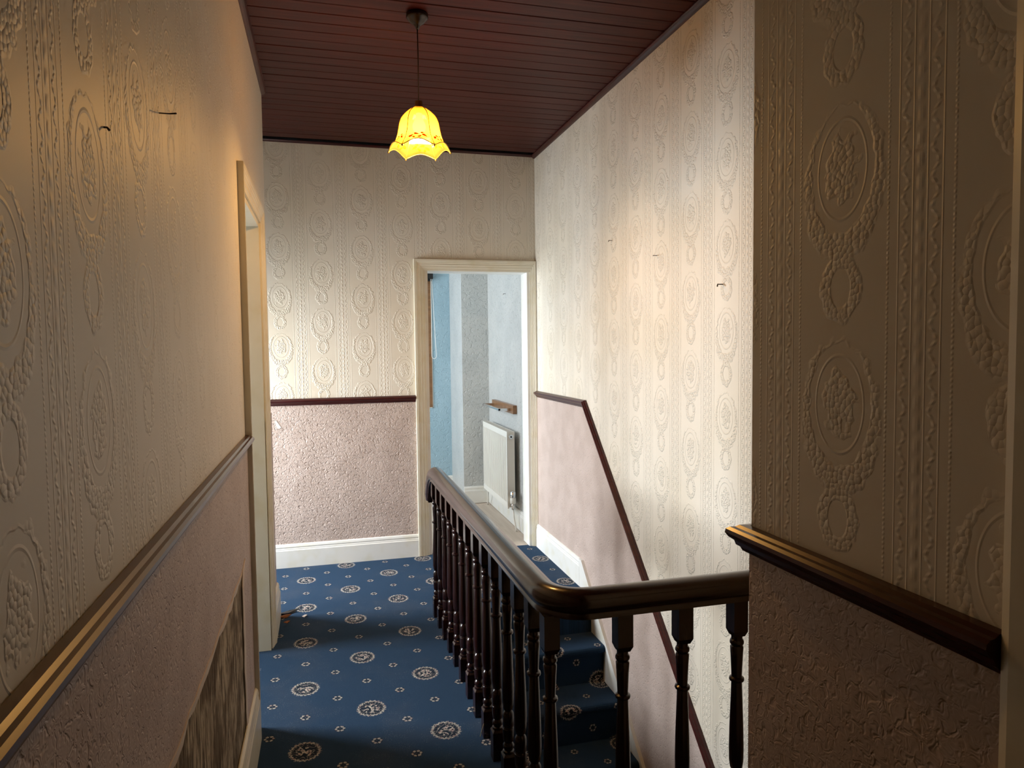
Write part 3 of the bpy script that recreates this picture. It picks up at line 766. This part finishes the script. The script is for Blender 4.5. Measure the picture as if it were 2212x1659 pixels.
def baluster():
    m = MB(); h = 0.021; seg = 16
    m.box(-h, h, -h, h, 0, 0.098)
    m.box(-h, h, -h, h, 0.640, 0.729)
    # lamb's-tongue ends of the squares
    def sq(r, z): return [(x*r, y*r, z) for x, y in ((-1, -1), (1, -1), (1, 1), (-1, 1))]
    m.quadgrid([sq(h, 0.098), sq(h*0.72, 0.106)], True); m.quadgrid([sq(h*0.72, 0.626), sq(h, 0.640)], True)
    pr = [(0.0145, 0.100), (0.0185, 0.108), (0.0185, 0.113), (0.0145, 0.116), (0.0155, 0.119), (0.0185, 0.124), (0.0190, 0.131), (0.016, 0.137),
          (0.0135, 0.141), (0.0175, 0.147), (0.0185, 0.165), (0.0185, 0.186), (0.0172, 0.1875), (0.0185, 0.190), (0.0172, 0.194), (0.0185, 0.197), (0.0185, 0.220), (0.0180, 0.236), (0.015, 0.242), (0.012, 0.246),
          (0.0165, 0.254), (0.0195, 0.275), (0.0200, 0.31), (0.0185, 0.38), (0.0155, 0.46), (0.0145, 0.492), (0.0140, 0.497), (0.0195, 0.500), (0.0205, 0.504), (0.0195, 0.508), (0.0140, 0.511),
          (0.0148, 0.53), (0.0165, 0.57), (0.0180, 0.594), (0.0150, 0.598), (0.0188, 0.604), (0.0192, 0.609), (0.0175, 0.614), (0.0150, 0.616), (0.0150, 0.632)]
    m.lathe(pr, seg)
    return m
b0 = None
spots = [(XB, 2.30 + 0.149*k) for k in range(-4, 10)] + [(0.735, YBR), (0.908, YBR), (1.073, YBR), (1.24, YBR), (1.405, YBR)]
for x, y in spots:
    if b0 is None:
        b0 = obj('baluster', baluster(), 'mahog', None); b0.parent = ba; b0.location = Vector((x, y, 0)) - Vector(ba.location)
        md = b0.modifiers.new('edges', 'EDGE_SPLIT'); md.split_angle = math.radians(40)
    else: inst(b0, 'baluster', (x, y, 0), ba)

# ------------------------------------------------------------------ pendant lamp
LX, LY = 0.392, 2.866
pl = tag(empty('pendant_lamp', (LX, LY, ZC)), 'lit pendant lamp with bell shaped amber glass shade and brass ribs', 'lamp')
obj('ceiling_rose', MB().lathe([(0.0, ZC-0.0005), (0.043, ZC-0.0005), (0.044, ZC-0.016), (0.040, ZC-0.022), (0.036, ZC-0.024), (0.030, ZC-0.034), (0.016, ZC-0.043), (0.010, ZC-0.050), (0.006, ZC-0.060), (0.0, ZC-0.060)], 28, LX, LY), 'rose', pl)
ZT = 2.406
obj('flex', MB().tube([(LX, LY, ZC-0.058), (LX+0.001, LY, 2.58), (LX, LY, ZT-0.002)], 0.0026), 'flex', pl)
obj('brass_cap', MB().lathe([(0.0, ZT), (0.014, ZT), (0.0145, ZT-0.003), (0.016, ZT-0.022), (0.022, ZT-0.026), (0.0, ZT-0.026)], 20, LX, LY), 'brass', pl)
ZS = ZT - 0.023
sp = [(0.016, 0.0), (0.030, 0.005), (0.047, 0.0165), (0.061, 0.030), (0.071, 0.044), (0.0775, 0.062), (0.082, 0.087), (0.0865, 0.110), (0.094, 0.132), (0.108, 0.155), (0.124, 0.176)]
A0 = math.radians(50)
def shade_pt(k, u, t, out=0.0, scal=True):
    """panel k, u in 0..1 across, t in 0..1 down the profile"""
    f = t*(len(sp)-1); i = min(int(f), len(sp)-2); g = f - i
    r = sp[i][0]*(1-g) + sp[i+1][0]*g; z = sp[i][1]*(1-g) + sp[i+1][1]*g
    a0 = A0 + k*PI/3; a1 = a0 + PI/3
    flat = 0.55
    am = a0*(1-u) + a1*u
    p0 = Vector((math.cos(a0), math.sin(a0))); p1 = Vector((math.cos(a1), math.sin(a1)))
    chord = p0*(1-u) + p1*u; arc = Vector((math.cos(am), math.sin(am)))
    d = chord*flat + arc*(1-flat)
    if scal:
        z -= 0.022*math.sin(PI*u)**1.3*max(0.0, (t-0.72)/0.28)**1.5
    rr = r + out
    return (LX + d.x*rr, LY + d.y*rr, ZS - z)
leaf_shapes = [(0.22, 0.84, 0.10, 0.05, -0.5), (0.42, 0.80, 0.11, 0.05, 0.3), (0.55, 0.88, 0.10, 0.045, -0.9), (0.74, 0.83, 0.11, 0.05, 0.6), (0.34, 0.90, 0.08, 0.04, 1.2), (0.66, 0.77, 0.08, 0.035, -0.2)]
for k in range(6):
    NU, NT = 10, 22
    rows = [[shade_pt(k, u/NU, t/NT) for u in range(NU+1)] for t in range(NT+1)]
    g = obj('glass_panel', MB().quadgrid(rows, smooth=True), 'amber', pl)
    lm = MB()
    for (cu, ct, lu, lt, an) in leaf_shapes:
        ring_ = []
        for j in range(12):
            q = 2*PI*j/12
            px_, py_ = math.cos(q)*lu, math.sin(q)*lt*(1 - 0.5*math.cos(q))
            uu = cu + px_*math.cos(an) - py_*math.sin(an); tt = ct + (px_*math.sin(an) + py_*math.cos(an))*0.45
            ring_.append((min(0.93, max(0.07, uu)), min(0.97, tt)))
        lm.prism(ring_, lambda a, b, d, k=k: shade_pt(k, a, b, d), -0.0012, 0.0010)
    stem = [shade_pt(k, 0.12 + 0.76*i/10, 0.83 + 0.04*math.sin(i*1.1), 0.0) for i in range(11)]
    lm.tube(stem, 0.0008, 4)
    obj('leaf_print', lm, 'leafprint', g)
    rib = [shade_pt(k, 0.0, t/20, 0.001) for t in range(21)]
    rb_ = obj('brass_rib', MB().tube(rib, 0.0016, 6), 'came', pl)
    rim = [shade_pt(k, u/12, 1.0, 0.0) for u in range(13)]
    obj('rim_strip', MB().tube(rim, 0.0018, 6), 'came', pl)
    tip = shade_pt(k, 0.0, 1.0)
    obj('rim_bead', MB().lathe([(0, tip[2]-0.008), (0.003, tip[2]-0.006), (0.004, tip[2]-0.002), (0.003, tip[2]+0.002), (0, tip[2]+0.003)], 10, tip[0], tip[1]), 'brass', pl)
ZBU = ZS - 0.075
obj('bulb', MB().lathe([(0.0, ZBU-0.030), (0.012, ZBU-0.028), (0.022, ZBU-0.020), (0.027, ZBU-0.006), (0.026, ZBU+0.006), (0.019, ZBU+0.022), (0.013, ZBU+0.034), (0.0125, ZBU+0.05), (0.0, ZBU+0.05)], 16, LX, LY), 'bulb', pl)
obj('lamp_holder', MB().lathe([(0.0, ZS), (0.014, ZS), (0.0165, ZS-0.02), (0.0145, ZBU+0.051), (0.0, ZBU+0.051)], 14, LX, LY), 'brass', pl)
bl_ = D.lights.new('bulb_light', 'POINT'); bl_.energy = 28; bl_.color = (1.0, 0.52, 0.145); bl_.shadow_soft_size = 0.03
bo = D.objects.new('bulb_light', bl_); bo.location = (0, 0, ZBU - 0.055 - ZC); bo.parent = pl; COL.objects.link(bo)

# ------------------------------------------------------------------ small things on the walls and floor
def nail(x, y, z, nx, ny, tip, label, ln=0.03, r=0.0016):
    """nail driven into a wall with outward normal (nx, ny), bent towards tip (dx,dy,dz)"""
    p = Vector((x, y, z)); q = p + Vector((nx, ny, 0))*ln*0.6; e = q + Vector(tip)
    o = MB().tube([p - Vector((nx, ny, 0))*0.004, p + Vector((nx, ny, 0))*ln*0.3, q, e], [r, r, r, r*1.3], 6)
    tag(obj('nail', o, 'nail', origin=(x, y, z)), label, 'nail', 'nails left in the walls')
nail(XL, 1.415, 1.850, 1, 0, (0.012, -0.008, -0.001), 'long nail sticking out of the left wall below the ceiling', 0.030, 0.0012)
nail(XL, 1.065, 1.720, 1, 0, (0.003, -0.002, -0.004), 'short dark nail stub in the left wall near the long nail', 0.007, 0.0014)
nail(XR, 3.398, 1.962, -1, 0, (-0.006, -0.012, -0.008), 'bent nail high on the stairwell wall, farthest from the near corner')
nail(XR, 2.89, 1.820, -1, 0, (-0.008, -0.014, -0.003), 'bent nail on the stairwell wall, middle one of three')
nail(XR, 2.355, 1.645, -1, 0, (-0.008, -0.012, -0.008), 'bent nail on the stairwell wall beside the near corner', 0.035, 0.0022)
nail(XR, 5.60, 1.855, -1, 0, (-0.006, -0.012, -0.005), 'small nail in the grey wall above the radiator')

def scrap(name, pts, mat, label, cat, h=0.004):
    n = len(pts); cx = sum(p[0] for p in pts)/n; cy = sum(p[1] for p in pts)/n
    m = MB(); b = [(x, y, 0.001 + h*((i*7) % 3)/2) for i, (x, y) in enumerate(pts)]
    t = [(x, y, z + 0.0025) for x, y, z in b]
    m.quadgrid([b, t], True)
    tag(obj(name, m, mat, origin=(cx, cy, 0.001)), label, cat, 'scraps on the carpet')
scrap('carpet_scrap', [(-0.270, 3.91), (-0.225, 3.925), (-0.165, 3.932), (-0.19, 3.905), (-0.235, 3.885), (-0.268, 3.875)], 'black', 'black torn scrap on the carpet at the left wall corner', 'scrap', 0.012)
scrap('leaf_scrap', [(-0.268, 3.865), (-0.235, 3.872), (-0.20, 3.855), (-0.225, 3.842), (-0.262, 3.84)], 'leafscrap', 'orange brown scrap beside the black one on the carpet', 'scrap', 0.012)
scrap('leaf_scrap', [(-0.238, 3.780), (-0.220, 3.788), (-0.205, 3.775), (-0.218, 3.762)], 'leafscrap', 'tiny brown crumb of debris on shaded carpet by the corner', 'scrap', 0.006)
scrap('leaf_scrap', [(-0.147, 3.838), (-0.132, 3.848), (-0.120, 3.835), (-0.135, 3.822)], 'torn', 'small pinkish crumb on the carpet at the shadow edge', 'scrap', 0.006)
tag(obj('straw', MB().tube([(0.515, 2.437, 0.006), (0.522, 2.434, 0.035), (0.530, 2.430, 0.062)], 0.0012, 5), 'straw', origin=(0.515, 2.437, 0.003)), 'single dry straw leaning against a baluster foot', 'straw')
